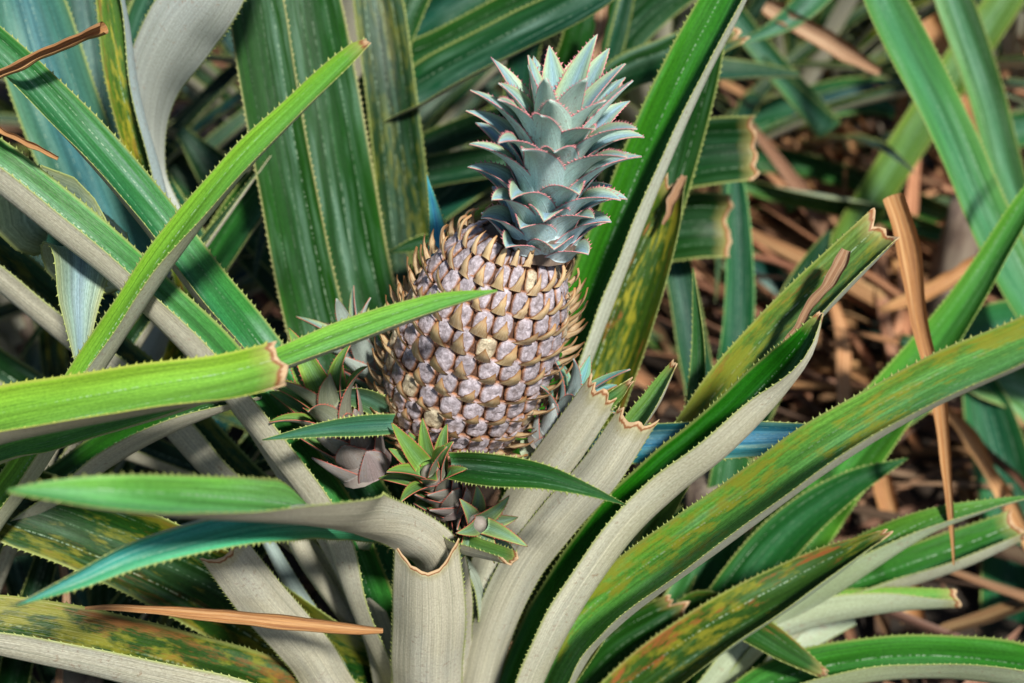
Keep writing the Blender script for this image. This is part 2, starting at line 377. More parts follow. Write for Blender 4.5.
# ------------------------------------------------------------------ plants
def plant(x, y, label, group=None, stem=True, h=.3, r=.03):
    e = empty('pineapple_plant', (x, y, 0), label, 'pineapple plant', group); e['_base'] = (x, y, 0.0)
    if stem:
        V = []; Fc = []; K = 14; H = 10
        for i in range(H + 1):
            for k in range(K):
                a = 2 * math.pi * k / K; rr = r * (1.15 - .5 * i / H) * (1 + .1 * math.sin(5 * a + i)); V.append((x + rr * math.cos(a), y + rr * math.sin(a), -.01 + (h + .01) * i / H))
        for i in range(H):
            for k in range(K): Fc.append((i * K + k, i * K + (k + 1) % K, (i + 1) * K + (k + 1) % K, (i + 1) * K + k))
        Fc.append(tuple(range(H * K, H * K + K)))
        mesh_obj('stem', V, Fc, [M_STEM], e)
    return e
GRP = 'pineapple plants crowding round the fruiting one'
MAIN = plant(-.04, .75, 'pineapple plant in the middle carrying a ripening fruit with a blue green crown', h=.36, r=.028)
LEFT = plant(-.72, .72, 'pineapple plant at the left edge whose lime green leaves cross in front of the fruit', GRP)
UPL = plant(-.42, 1.02, 'pineapple plant at top left with broad pale blue leaves beside a dark gap', GRP)
BACK = plant(-.02, 1.32, 'pineapple plant directly behind the crown with dark leaves fanning sideways', GRP)
LOWR = plant(.17, .93, 'pineapple plant at lower right with browned and clipped leaf ends over dry litter', GRP)
FARR = plant(.52, 1.42, 'out of focus pineapple plant at top right with smooth pale green leaves', GRP)

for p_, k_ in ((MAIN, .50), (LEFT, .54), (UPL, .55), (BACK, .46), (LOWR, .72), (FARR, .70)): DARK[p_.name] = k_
mp = MAIN
# --- front leaves
leaf(mp, [(430,762,1.04,62,180),(427,683,.95,72,180),(429,620,.89,74,180),(427,552,.84,64,180)], G, UN, A=80, cut=True, notch=.019, root=.10, rag=.7, label='pale leaf stub with a concave brown torn edge')
leaf(mp, [(450,740,1.07,44,190),(450,650,.985,44,185),(449,602,.93,48,184),(440,562,.885,50,182),(416,536,.845,47,178),(382,519,.80,44,140),(338,509,.755,40,96),(290,502,.71,41,80),(230,498,.67,43,66),(130,494,.62,38,50),(60,490,.61,22,45),(8,488,.61,2,40)], (.085,.29,.06), (.56,.53,.42), A=92, root=.14, bloom=.7, label='long leaf twisting over to the left, blurred, pale underside at its bend')
leaf(mp, [(470,600,1.0,30,-60),(430,548,.93,22,-70),(360,528,.85,28,-58),(270,524,.74,36,-45),(150,551,.71,28,-30),(80,580,.70,17,-30),(16,607,.70,2,-30)][::1], (.04,.29,.19), (.42,.5,.42), root=.2, bloom=.9, label='narrow blue green leaf tapering to lower left', tgap=.004)
leaf(mp, [(300,545,.97,20,170),(360,537,.96,22,150),(425,533,.93,24,-78),(470,545,.87,20,-62),(514,558,.82,13,-60)], LG, UN, cut=True, rag=.4, root=.2)
leaf(mp, [(225,552,.80,46,180),(262,600,.86,50,180),(310,655,.93,48,180),(350,712,1.0,46,180)][::-1], G, UN, A=70, cut=True, root=.12, notch=.004, label='pale leaf with ragged brown end')
leaf(mp, [(400,720,1.05,30,175),(380,640,1.0,32,175),(345,560,.97,30,170),(300,490,.95,24,170),(262,430,.94,26,150),(240,400,.94,26,150)], G, UN, A=80, root=.15)
leaf(mp, [(420,700,1.08,24,175),(398,620,1.05,26,175),(372,560,1.03,24,175),(340,500,1.0,22,160)], G, UN, A=80, root=.2)
leaf(mp, [(360,720,1.06,24,170),(330,650,1.03,22,172),(295,590,1.0,16,172),(262,530,.98,10,170)], G, UB, root=.1)
# A and B: long ones to the upper left
leaf(mp, [(400,560,1.02,40,40),(335,450,.98,42,55),(262,350,.95,42,58),(205,278,.93,40,50),(155,212,.92,38,48),(93,140,.90,37,40),(0,47,.88,33,20),(-90,-20,.87,30,20),(-170,-60,.87,2,0)], (.06,.285,.10), UN, A=110, root=.22, bloom=.9)
leaf(mp, [(380,620,.99,44,60),(340,520,.94,42,72),(285,440,.91,44,70),(217,356,.89,44,69),(130,270,.87,42,68),(70,221,.86,44,68),(0,165,.85,46,66),(-100,100,.85,36,60),(-180,60,.85,2,50)], (.06,.285,.08), UN, root=.18, bloom=.9)
leaf(mp, [(400,640,1.08,40,60),(330,560,1.06,40,75),(230,470,1.03,44,76),(160,395,1.01,46,76),(60,312,1.0,44,72),(0,262,.99,46,70),(-80,200,.98,30,60),(-140,170,.98,2,50)], (0.015,0.086,0.037), UN, A=110, root=.2, bloom=.3, mot=.3)
# the broad pair on the left of the fruit
leaf(mp, [(430,620,1.12,60,0),(370,470,1.12,66,0),(318,330,1.11,60,0),(286,180,1.09,56,0),(268,80,1.08,56,0),(254,-10,1.07,54,0),(235,-120,1.06,26,0),(225,-180,1.06,2,0)], (0.022,0.108,0.015), UN, A=55, root=.25, bloom=.6, marg=(.30,.30,.12), teeth=.0016)
leaf(mp, [(450,620,1.15,60,0),(405,470,1.15,76,0),(357,300,1.145,80,0),(335,180,1.13,78,0),(318,80,1.12,76,0),(300,-20,1.11,70,0),(280,-120,1.1,36,0),(270,-190,1.1,2,0)], (0.022,0.112,0.019), UN, A=50, root=.27, bloom=.7, marg=(.30,.30,.12), teeth=.0016)
leaf(mp, [(450,600,1.2,50,0),(425,400,1.22,54,0),(408,240,1.22,52,0),(392,100,1.2,50,0),(375,-20,1.2,46,0),(360,-120,1.2,2,0)], (0.019,0.065,0.025), UN, A=60, root=.28, mot=.25, bloom=.3)
# --- mottled low leaves on the left
leaf(mp, [(440,720,1.10,70,-20),(340,672,1.04,78,-25),(210,590,.99,82,-20),(100,536,.96,80,-15),(0,500,.94,76,-10),(-110,470,.93,40,0),(-190,450,.93,2,0)], (0.025,0.086,0.012), UN, A=80, root=.1, mot=.4, dry=.3, bloom=.4, label='wide dark leaf with yellow blotches')
leaf(mp, [(380,740,1.0,66,76),(270,690,.92,66,74),(130,650,.88,64,70),(0,624,.86,58,66),(-120,610,.85,30,60),(-190,600,.85,2,50)][::1], (0.034,0.086,0.012), UN, A=110, root=.08, mot=.5, dry=.65, bloom=.3, label='yellow and rust mottled leaf at the bottom left')
# --- right fan
leaf(mp, [(452,720,1.06,40,170),(470,650,1.02,42,172),(492,568,.97,44,172),(521,508,.93,43,174),(562,450,.89,43,174),(602,392,.86,38,176)], G, (.54,.53,.42), A=85, cut=True, root=.2, rag=1.6, label='pale leaf clipped with a dried ragged end')
leaf(mp, [(590,430,.89,10,30),(606,405,.872,14,30),(620,392,.862,13,20),(632,381,.855,5,10)], LG, UN, cut=True, label='green curled rim behind clipped end')
leaf(mp, [(468,735,1.05,38,180),(488,645,.99,42,182),(517,575,.95,43,182),(556,522,.915,43,182),(600,472,.88,43,182),(636,418,.855,40,180)], G, (.54,.53,.42), A=85, cut=True, root=.17, notch=.006, label='pale leaf clipped with a notch')
leaf(mp, [(612,450,.895,16,-30),(632,425,.88,22,-40),(653,398,.86,18,-50),(674,362,.84,5,-50)], LG, UN, A=90, root=None, cut=True, rag=.3)
leaf(mp, [(500,735,1.04,40,-70),(528,662,.99,44,-74),(563,595,.95,46,-75),(613,524,.92,47,-75),(662,476,.90,47,-75),(712,436,.88,47,-74),(766,383,.86,44,-68),(800,346,.84,30,-50),(817,311,.83,6,-40)], (0.025,0.22,0.012), (.54,.53,.41), A=120, cut=True, rag=.3, root=.2, label='channelled leaf, pale outside and green inside, cut slantwise')
leaf(mp, [(520,700,1.08,60,-20),(600,590,1.03,60,-20),(680,455,.99,46,-25),(745,365,.95,46,-45),(810,296,.93,46,-50),(882,226,.92,38,-48)], (.17,.28,.07), (.46,.5,.42), A=100, cut=True, root=.24, mot=.5, dry=.6, bloom=.4, label='yellowed leaf with a brown streak and a dried cut end')
leaf(mp, [(520,735,1.04,46,-40),(563,648,.98,54,-40),(612,596,.94,53,-44),(712,523,.87,52,-46),(812,451,.81,50,-46),(912,391,.77,48,-46),(1020,342,.735,46,-44),(1140,290,.70,40,-42),(1220,250,.69,2,-50)], (.085,.29,.035), (.47,.49,.38), A=115, root=.12, mot=.7, dry=.2, bloom=.5, label='long leaf with yellow blotches reaching to the right edge', tipcol=(.10,.27,.06))
leaf(mp, [(520,520,1.02,30,20),(580,455,.98,36,15),(690,442,.95,40,12),(780,438,.94,32,12),(830,436,.94,16,10),(855,435,.94,2,10)], (.05,.28,.60), UB, A=90, root=.28, bloom=1.0, label='blue green leaf lying level behind the fan')
# --- behind the fruit to the right
leaf(mp, [(500,560,1.10,40,-50),(545,420,1.07,46,-60),(588,300,1.05,50,-64),(640,170,1.02,48,-62),(685,70,1.0,46,-58),(722,0,.99,44,-55),(780,-110,.97,24,-50),(810,-170,.97,2,-50)], (.055,.285,.018), (.62,.66,.54), A=95, root=.3, bloom=.2, teeth=.0018, label='tall upright leaf behind the crown with a pale right margin')
leaf(mp, [(520,600,1.2,50,0),(575,440,1.18,56,0),(625,300,1.16,56,0),(665,180,1.14,52,0),(700,60,1.12,44,0),(730,-40,1.1,2,0)], (0.019,0.094,0.012), UN, A=60, root=.3)
leaf(mp, [(540,560,1.14,50,-20),(590,420,1.11,54,-20),(632,300,1.09,56,-22),(664,215,1.08,36,-25),(676,180,1.07,16,-30)], (.085,.15,.02), UN, A=80, root=.28, cut=True, rag=2, mot=.8, dry=1.4, bloom=.2, label='yellowing leaf with torn brown top beside the fruit')
leaf(mp, [(640,480,1.05,16,0),(686,440,1.03,20,-10),(698,360,1.02,15,-10),(693,268,1.01,1,0)], (0.037,0.144,0.031), UG, A=110)
leaf(mp, [(690,560,1.36,34,0),(715,450,1.36,32,10),(738,330,1.36,30,10),(738,215,1.36,22,0),(730,130,1.38,3,0)], (0.019,0.144,0.081), UB, A=80, marg=(.2,.45,.15))
leaf(mp, [(640,560,1.3,34,0),(700,440,1.3,32,10),(690,330,1.32,30,10),(668,215,1.35,22,0),(660,130,1.4,3,0)], (0.025,0.115,0.081), UB, A=80)
leaf(mp, [(620,560,1.2,34,0),(700,520,1.25,50,10),(740,430,1.3,46,10),(800,300,1.35,40,0),(830,230,1.4,3,0)], (0.012,0.065,0.025), UB, A=80)
# small leaves on the fruit stalk
leaf(mp, [(452,466,.86,26,0),(490,470,.83,34,0),(540,476,.81,27,0),(585,489,.80,13,0),(626,505,.80,1,0)], (0.037,0.158,0.037), UG, A=60, bloom=.6, tgap=.0035, name='stalk_leaf')
leaf(mp, [(392,424,.87,20,0),(360,426,.85,22,0),(320,430,.83,15,0),(262,440,.82,1,0)], (0.100,0.270,0.200), UG, A=80, bloom=1.0, tgap=.0035, name='stalk_leaf')
leaf(mp, [(395,415,.93,22,0),(360,398,.90,22,-20),(325,395,.88,2,-20)], (.16,.28,.20), UG, A=80, bloom=1.0, tgap=.0035, name='stalk_leaf')
leaf(mp, [(520,450,.93,20,180),(555,447,.92,20,170),(600,455,.92,2,160)], G, UG, A=80, tgap=.0035, name='stalk_leaf')
leaf(mp, [(434,290,1.0,24,10),(438,235,1.0,18,10),(427,175,1.0,1,10)], (.04,.30,.38), UB, A=60, tgap=.0035, bloom=.3, name='leaf')

# --- left plant
lp = LEFT
leaf(lp, [(-160,480,.80,44,-60),(-60,440,.77,52,-62),(0,415,.75,56,-64),(130,391,.735,50,-56),(220,377,.73,46,-50),(274,364,.725,44,-45)], (.13, .30, .03), (.52,.48,.36), A=95, root=.3, cut=True, rag=.9, notch=-.004, bloom=.1, marg=(.4,.45,.08), label='lime green leaf clipped straight with a tan edge')
leaf(lp, [(-60,470,.86,34,-50),(60,430,.84,34,-40),(180,396,.81,30,-45),(270,362,.79,24,-50),(350,331,.785,26,-52),(430,304,.78,20,-50),(497,289,.775,1,-45)], (.10, .29, .035), (.48,.5,.36), A=100, root=.32, bloom=.3, label='slim bright leaf whose tip lies across the fruit')
leaf(lp, [(-130,640,.94,30,-60),(0,500,.90,34,-68),(95,355,.86,30,-72),(160,258,.83,29,-68),(230,170,.80,25,-52),(300,100,.78,21,-40),(352,52,.77,15,-30),(367,40,.768,6,-30)], (.11, .295, .03), (.48,.5,.36), A=105, root=.3, bloom=.1, cut=True, rag=.2, label='thin lime leaf rising to a tan tip')
leaf(lp, [(-80,560,.98,34,-60),(30,500,.96,36,-66),(110,446,.94,36,-72),(180,415,.92,26,-72),(260,392,.91,10,-60)], G, UN, A=105, root=.3)
leaf(lp, [(-60,120,1.0,60,160),(0,190,.95,64,165),(50,222,.96,60,170),(78,250,.895,64,-5),(80,310,.88,36,-10),(80,380,.88,1,0)], (.20,.29,.24), UG, A=60, bloom=.8, label='drooping grey green leaf tip folded downwards')
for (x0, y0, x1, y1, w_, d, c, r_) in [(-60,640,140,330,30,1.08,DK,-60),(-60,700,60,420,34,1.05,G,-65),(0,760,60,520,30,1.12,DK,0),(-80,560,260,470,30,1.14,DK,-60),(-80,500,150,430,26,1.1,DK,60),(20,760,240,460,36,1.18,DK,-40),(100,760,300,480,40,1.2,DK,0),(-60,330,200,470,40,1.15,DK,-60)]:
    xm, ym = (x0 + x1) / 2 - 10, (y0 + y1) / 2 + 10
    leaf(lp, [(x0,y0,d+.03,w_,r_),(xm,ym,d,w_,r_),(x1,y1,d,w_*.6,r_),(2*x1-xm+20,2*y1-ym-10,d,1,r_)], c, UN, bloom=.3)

# --- upper left plant
up = UPL
leaf(up, [(160,330,1.2,60,0),(110,230,1.16,74,5),(60,110,1.12,80,0),(25,0,1.1,74,0),(0,-100,1.08,30,0)], (.11,.27,.33), UB, A=60, root=.2, bloom=.9, label='broad pale blue leaf')
leaf(up, [(170,330,1.25,40,0),(125,200,1.2,46,0),(95,90,1.2,44,0),(80,-10,1.2,44,0),(70,-90,1.2,2,0)], (0.037,0.137,0.136), UB, A=60, root=.2, bloom=.9)
leaf(up, [(200,300,1.2,30,0),(135,150,1.22,50,0),(160,30,1.22,70,0),(200,-80,1.22,30,0)], (0.031,0.122,0.105), UB, A=60, root=.2, bloom=.5)
leaf(up, [(175,290,1.12,30,180),(152,170,1.08,26,180),(150,95,1.04,54,178),(178,35,1.0,74,175),(212,-10,.97,66,172),(250,-70,.95,40,170),(280,-120,.94,2,170)], (0.031,0.144,0.105), (.42,.46,.43), A=60, root=.2, label='wide leaf showing its grey underside')
leaf(up, [(185,330,1.06,24,-60),(152,195,1.03,28,-68),(125,100,1.01,30,-62),(110,0,1.0,28,-55),(95,-90,.99,2,-50)], (.10,.19,.02), (.40,.50,.52), A=105, root=.2, mot=.9, dry=.5, bloom=.3, label='narrow yellow green leaf with rusty margin')
leaf(up, [(190,330,1.3,50,0),(60,260,1.25,60,0),(-60,200,1.25,50,0)], (0.031,0.108,0.099), UB, A=60)
leaf(up, [(190,290,1.2,30,-50),(250,200,1.24,36,-40),(310,150,1.26,30,-20),(360,110,1.28,20,0)], (0.025,0.122,0.031), UN, A=90, bloom=.6)
leaf(up, [(170,330,1.2,36,-50),(240,215,1.17,40,-50),(290,160,1.15,36,-50),(330,130,1.14,30,0)], (0.031,0.144,0.031), UN, A=90, bloom=1)

# --- back plant
bp_ = BACK
for pts, c, kw in [
    ([(380,260,1.32,30,0),(365,130,1.25,34,-50),(430,78,1.2,40,-58),(520,30,1.16,38,-55),(600,-10,1.12,34,-50),(680,-60,1.1,2,-50)], (0.025,0.130,0.062), dict(bloom=.8)),
    ([(380,220,1.35,30,0),(370,95,1.3,34,-10),(450,42,1.26,34,-30),(540,-5,1.24,30,-20),(620,-50,1.2,2,0)], (0.025,0.122,0.025), dict(bloom=.3)),
    ([(360,200,1.3,30,0),(378,90,1.27,32,0),(405,20,1.25,30,0),(440,-50,1.25,20,0)], (0.022,0.115,0.022), dict(bloom=.5)),
    ([(380,170,1.4,30,0),(430,145,1.38,26,-30),(490,122,1.36,26,0),(560,110,1.35,22,0)], (0.019,0.086,0.031), dict(bloom=.4)),
    ([(380,190,1.36,30,0),(430,172,1.34,32,-50),(500,160,1.33,30,-40),(600,150,1.32,20,0)], (0.019,0.094,0.037), dict(bloom=.4)),
    ([(380,260,1.4,30,0),(420,215,1.38,40,-20),(480,170,1.36,42,0),(560,130,1.35,22,0)], (0.031,0.144,0.136), dict(bloom=.8)),
    ([(600,300,1.35,40,0),(570,120,1.3,44,0),(585,40,1.27,46,10),(605,-30,1.25,40,10),(620,-90,1.25,2,0)], (0.028,0.122,0.019), dict(bloom=.4)),
    ([(540,200,1.36,24,0),(520,100,1.34,30,0),(530,30,1.32,30,0),(560,-40,1.3,20,0)], (0.019,0.108,0.068), dict(bloom=.5)),
    ([(620,200,1.38,30,0),(605,90,1.36,26,0),(618,20,1.34,24,0),(640,-60,1.3,10,0)], (0.025,0.122,0.062), dict(bloom=.7)),
    ([(600,260,1.3,40,0),(640,170,1.28,60,0),(700,153,1.26,66,0),(756,148,1.25,62,0)], (0.015,0.086,0.025), dict(cut=True, label='dark broad leaf with straight tan cut end')),
    ([(600,300,1.34,40,0),(640,240,1.32,60,0),(690,226,1.3,66,0),(727,226,1.3,60,0)], (0.019,0.086,0.019), dict(cut=True, bloom=.2)),
    ([(560,160,1.3,30,0),(610,84,1.26,34,-30),(670,56,1.24,38,-35),(738,26,1.22,34,-20)], (0.022,0.108,0.031), dict(cut=True, rag=1.8, bloom=.6)),
    ([(580,100,1.45,30,0),(640,20,1.42,40,0),(720,-40,1.4,30,0)], (0.019,0.094,0.025), {}),
    ([(560,100,1.4,30,0),(640,70,1.5,26,0),(740,70,1.5,20,-60),(800,74,1.5,4,-60)], (0.031,0.115,0.074), {}),
    ([(380,60,1.5,30,0),(450,0,1.45,46,0),(520,-40,1.4,40,0)], (0.031,0.144,0.099), dict(bloom=.6)),
    ([(330,330,1.45,50,0),(260,250,1.45,46,0),(200,190,1.45,40,0),(120,120,1.45,10,0)], (0.025,0.086,0.037), {}),
    ([(430,420,1.4,50,0),(330,300,1.4,50,0),(240,200,1.4,50,0),(180,130,1.4,10,0)], (0.019,0.079,0.037), {}),
    ([(430,260,1.3,24,0),(460,248,1.2,22,0),(425,243,1.15,18,0),(390,252,1.15,2,0)], (0.031,0.122,0.037), {}),
]:
    leaf(bp_, pts, c, UN, A=80, **kw)

# --- lower right plant
q = LOWR
leaf(q, [(560,760,1.12,50,-30),(640,682,1.08,52,-40),(720,624,1.05,50,-45),(800,578,1.03,40,-50),(860,545,1.01,20,-50),(885,532,1.0,6,-50)], (0.050,0.108,0.019), UG, A=95, root=.2, mot=.6, dry=1.3, bloom=.2, cut=True, rag=2, label='leaf browned and torn along its upper edge')
leaf(q, [(700,680,1.16,30,-60),(780,612,1.12,34,-70),(850,562,1.09,38,-74),(920,524,1.07,26,-66),(985,505,1.06,12,-55),(1040,494,1.05,1,-50)], (0.100,0.260,0.050), (.36,.45,.27), A=105, root=.2)
leaf(q, [(720,690,1.2,30,-60),(800,610,1.18,36,-64),(880,575,1.16,40,-64),(960,548,1.15,38,-60),(1018,524,1.14,30,-58)], (0.037,0.173,0.025), (.45,.48,.34), A=105, root=.2, cut=True, rag=.6)
leaf(q, [(680,690,1.14,30,-70),(740,640,1.13,40,-82),(800,612,1.12,36,-84),(880,600,1.11,26,-84),(958,598,1.1,16,-72)], LG, (.42,.50,.34), A=100, root=.2, cut=True, rag=.4)
leaf(q, [(680,760,1.12,40,-60),(760,690,1.08,42,-62),(850,662,1.05,44,-66),(940,656,1.03,42,-68),(1040,668,1.0,40,-70),(1120,690,1.0,2,-60)], (0.037,0.180,0.022), (.40,.48,.28), A=100, root=.15, bloom=.2)
leaf(q, [(640,700,1.18,24,0),(690,610,1.13,28,-20),(740,622,1.08,34,-30),(790,652,1.06,26,-30),(828,676,1.05,6,-30)], (0.037,0.108,0.019), UG, A=80, root=.25, cut=True, dry=.8, bloom=.2)
leaf(q, [(560,720,1.16,50,0),(610,660,1.14,60,0),(650,632,1.12,58,0),(684,610,1.1,40,0)], (0.022,0.094,0.012), UG, A=80, cut=True, rag=2.4, dry=.3, label='short dark leaf with ragged end')
leaf(q, [(660,700,1.2,40,0),(740,590,1.17,50,5),(790,530,1.16,44,5),(850,485,1.15,28,0),(908,458,1.14,1,0)], (0.019,0.115,0.031), UG, A=90, root=.2)
leaf(q, [(680,680,1.26,60,0),(760,580,1.24,70,0),(830,480,1.22,66,0),(900,390,1.2,50,-20),(965,300,1.18,32,-30),(1030,195,1.16,20,-30),(1090,110,1.15,2,-30)], (0.090,0.280,0.045), UG, A=80, root=.2, bloom=.2, marg=(.3,.45,.1))
leaf(q, [(640,740,1.2,30,0),(700,640,1.2,40,180),(735,590,1.18,34,180),(752,550,1.17,4,180)], LG, UB, A=70)
leaf(q, [(610,760,1.22,60,0),(680,650,1.22,80,0),(720,540,1.22,50,0),(735,430,1.22,30,0),(745,370,1.22,4,0)], (0.031,0.137,0.043), UG, A=60, bloom=.5)
leaf(q, [(640,780,1.2,50,180),(720,690,1.2,50,180),(790,640,1.2,40,180),(850,610,1.2,30,180)], G, UG, A=70)

# --- far right blurred plant
q = FARR
for pts, c, kw in [
    ([(1100,440,1.32,36,20),(1050,335,1.3,40,30),(1000,240,1.28,42,35),(945,115,1.25,40,30),(890,10,1.22,40,20),(850,-80,1.2,20,0)], (.10,.27,.12), dict(bloom=.6)),
    ([(1090,330,1.5,30,0),(1020,210,1.48,32,0),(985,90,1.46,34,0),(950,-10,1.44,34,0),(920,-90,1.44,10,0)], (.13,.28,.14), dict(bloom=.7)),
    ([(800,330,1.75,30,0),(860,220,1.7,34,0),(930,110,1.66,36,0),(1005,0,1.62,34,0),(1050,-60,1.62,10,0)], (.17,.26,.07), dict(bloom=.4)),
    ([(1100,340,1.4,60,0),(1000,330,1.38,56,0),(930,380,1.36,50,0),(850,450,1.36,30,0)], (0.037,0.166,0.081), dict(bloom=.6)),
    ([(1100,480,1.5,60,0),(1040,395,1.5,60,0),(980,370,1.5,50,0),(900,340,1.5,10,0)], (0.100,0.220,0.100), dict(bloom=.8)),
    ([(1010,700,1.5,60,0),(1010,520,1.5,56,0),(990,420,1.5,50,0),(970,360,1.5,20,0)], (0.019,0.122,0.062), dict(bloom=.3)),
    ([(1080,120,1.9,30,0),(980,130,1.9,36,0),(870,95,1.9,36,20),(760,122,1.9,36,-55),(690,160,1.9,30,0)], (0.025,0.137,0.062), dict(bloom=.6)),
    ([(1060,260,1.8,16,0),(960,222,1.8,22,-50),(840,175,1.8,22,-50),(760,160,1.8,24,-30),(700,180,1.8,8,0)], (0.043,0.144,0.050), dict(bloom=.8)),
    ([(1060,200,1.7,16,0),(960,235,1.7,14,0),(880,215,1.7,20,-60),(780,195,1.7,16,-60),(730,180,1.7,8,0)], (0.050,0.144,0.031), {}),
    ([(700,230,1.8,16,0),(760,275,1.8,36,0),(850,320,1.8,36,0),(960,330,1.8,20,0)], (0.019,0.086,0.087), dict(bloom=.9)),
    ([(760,60,1.7,12,0),(830,130,1.72,26,0),(770,60,1.7,22,0),(730,10,1.7,22,0)], (0.037,0.144,0.087), {}),
    ([(840,-30,1.5,30,0),(800,10,1.5,26,0),(770,30,1.5,14,0),(740,42,1.5,3,0)], (0.037,0.158,0.087), dict(bloom=1)),
]:
    leaf(q, pts, c, UG, A=70, **kw)

# ------------------------------------------------------------------ background plants
def ok_factory(lim):
    def ok(C):
        for p in C[::2]:
            x, y, d = proj(p)
            if d <= .1: return False
            if -60 < x < 1084 and -60 < y < 743:
                l = 1.27 if x < 640 else 1.52
                if y > 560 and x < 560: l = 1.16
                if d < l: return False
                if x > 770 and y > 260 and d < 2.1: return False
        return True
    return ok
OKF = ok_factory(0)
bgs = [(.78,2.0,'pineapple plant among the litter behind the two smooth leaves at top right',22),(.42,1.95,'pineapple plant in the shade right of the tall upright leaf',20),(-.55,1.30,'bushy pineapple plant at back left, behind the broad blue leaves',26),(-.95,1.05,'shadowed pineapple plant at the far left, under the crossing leaves',24),(-.22,1.62,'deep shaded pineapple plant behind the two broad leaves',24),
       (.20,1.75,'shaded pineapple plant behind the cut dark leaves right of the crown',22),(.60,2.15,'blurred pineapple plant at top centre right behind dry leaves',20),(-.75,2.1,'pineapple plant in the back row near the top left corner',20),
       (-.1,2.35,'pineapple plant in the back row above the crown',20),(1.05,2.5,'pineapple plant in the back row at the top right corner',20),(-.35,.78,'low dark pineapple plant under the mottled leaves at lower left',20),(.35,2.75,'pineapple plant farthest back behind the tall upright leaf',18),(1.3,1.9,'pineapple plant beyond the right edge with arching leaves',18)]
for x, y, lab, n in bgs:
    n = int(n * 1.6)
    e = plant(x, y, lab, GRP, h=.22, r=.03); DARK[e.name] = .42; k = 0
    for i in range(n * 4):
        if k >= n: break
        az = i * 2.39996 + rng.uniform(-.2, .2); f = rng.random()
        c0 = rng.choice([G, TEAL, DK, DK, (.02,.09,.04), (.03,.09,.015), BLUE])
        c = tuple(a * rng.uniform(.75, 1.15) for a in c0)
        b = (x + .022 * math.sin(az), y + .022 * math.cos(az), .05 + .17 * f)
        if sleaf(e, b, az, R(28 + 50 * f + rng.uniform(-8, 8)), rng.uniform(.5, .82), rng.uniform(.034, .052), R(rng.uniform(25, 95)), c, UN, A=rng.uniform(60, 110), twist=rng.uniform(-.4, .4), check=OKF, teeth=.0018, tgap=.009,
                 mot=rng.choice([0, 0, .5]), bloom=rng.uniform(.1, .8)): k += 1

# ------------------------------------------------------------------ fruit
B0 = W(440, 437, .955); T0 = W(519, 236, .875); AX = T0 - B0; FL = float(np.linalg.norm(AX)); AX = AX / FL
EX = nrm(np.cross(AX, -FW)); EY = nrm(np.cross(EX, AX))         # EX roughly right, EY roughly towards the viewer
EY = nrm(np.cross(AX, EX)) if np.cross(AX, EX) @ (-FW) > 0 else nrm(np.cross(EX, AX))
if EX @ RT < 0: EX = -EX
if EY @ (-FW) < 0: EY = -EY
def prof(t):
    t = min(max(t, -.0), 1.0)
    a = (t - .42) / (.46 if t < .42 else .62); e_ = 2.25; r = .0530 * max(0, 1 - abs(a) ** e_) ** (1 / e_) if abs(a) < 1 else 0
    return max(r, .016)
TT = np.linspace(0, 1, 400); PR = np.array([prof(a) for a in TT]); AL = np.r_[0, np.cumsum(np.hypot(np.diff(TT) * FL, np.diff(PR)))]; ARC = AL[-1]; AL /= ARC
def fpt(ang, sarc, out=0.0):
    t = float(np.interp(sarc, AL, TT)); r = prof(t); e = 1e-3; dr = (prof(t + e) - prof(t - e)) / (2 * e) / FL
    rad = EX * math.sin(ang) + EY * math.cos(ang); n = nrm(rad - AX * dr)
    return B0 + AX * (t * FL) + rad * r + n * out, n, rad
m, _, _ = newmat('fruit_skin'); t = NT(m); bs = t.n['Principled BSDF']; tc = t.node('ShaderNodeTexCoord').outputs['Object']
n1 = t.noise(tc, 420, 5, .7); n2 = t.noise(tc, 110, 4, .6); vc = t.attr('vc').outputs['Color']
c = t.mix(t.rng(n1, .45, .6), t.mix(1.0, vc, (.84, .80, .82), 'MULTIPLY'), t.mix(1.0, vc, (1.4, 1.4, 1.45), 'MULTIPLY')); c = t.mix(t.math('MULTIPLY', t.rng(n2, .55, .68), .65), c, t.mix(1.0, vc, (.42, .34, .30), 'MULTIPLY'))
t.l.new(c, bs.inputs['Base Color']); bs.inputs['Roughness'].default_value = .68
bp = t.node('ShaderNodeBump'); bp.inputs['Strength'].default_value = .7; bp.inputs['Distance'].default_value = .0012; t.l.new(n1, bp.inputs['Height']); t.l.new(bp.outputs[0], bs.inputs['Normal'])
M_FRUIT = m
m, _, _ = newmat('bract_papery'); t = NT(m); bs = t.n['Principled BSDF']; uvn = t.node('ShaderNodeUVMap'); sp = t.node('ShaderNodeSeparateXYZ'); t.l.new(uvn.outputs[0], sp.inputs[0])
oi = t.node('ShaderNodeObjectInfo').outputs['Random']
st = t.noise(t.vec(t.math('MULTIPLY', sp.outputs[0], 22), t.math('MULTIPLY', sp.outputs[1], 3), t.math('MULTIPLY', oi, 50)), 1, 4, .7)
c = t.mix(t.rng(st, .35, .65), (.52, .32, .13), (.84, .71, .50)); c = t.mix(t.math('MULTIPLY', t.rng(oi, 0, 1), .35), c, (.72, .55, .25))
c = t.mix(t.rng(sp.outputs[1], .50, 1.0), c, (.42, .20, .07)); c = t.mix(t.rng(t.math('ABSOLUTE', t.math('SUBTRACT', sp.outputs[0], .5)), .38, .5), c, (.34, .14, .05))
t.l.new(c, bs.inputs['Base Color']); bs.inputs['Roughness'].default_value = .55
tr = t.node('ShaderNodeBsdfTranslucent'); t.l.new(c, tr.inputs[0]); ms = t.node('ShaderNodeMixShader'); ms.inputs[0].default_value = .25
t.l.new(bs.outputs[0], ms.inputs[1]); t.l.new(tr.outputs[0], ms.inputs[2]); t.l.new(ms.outputs[0], t.n['Material Output'].inputs[0])
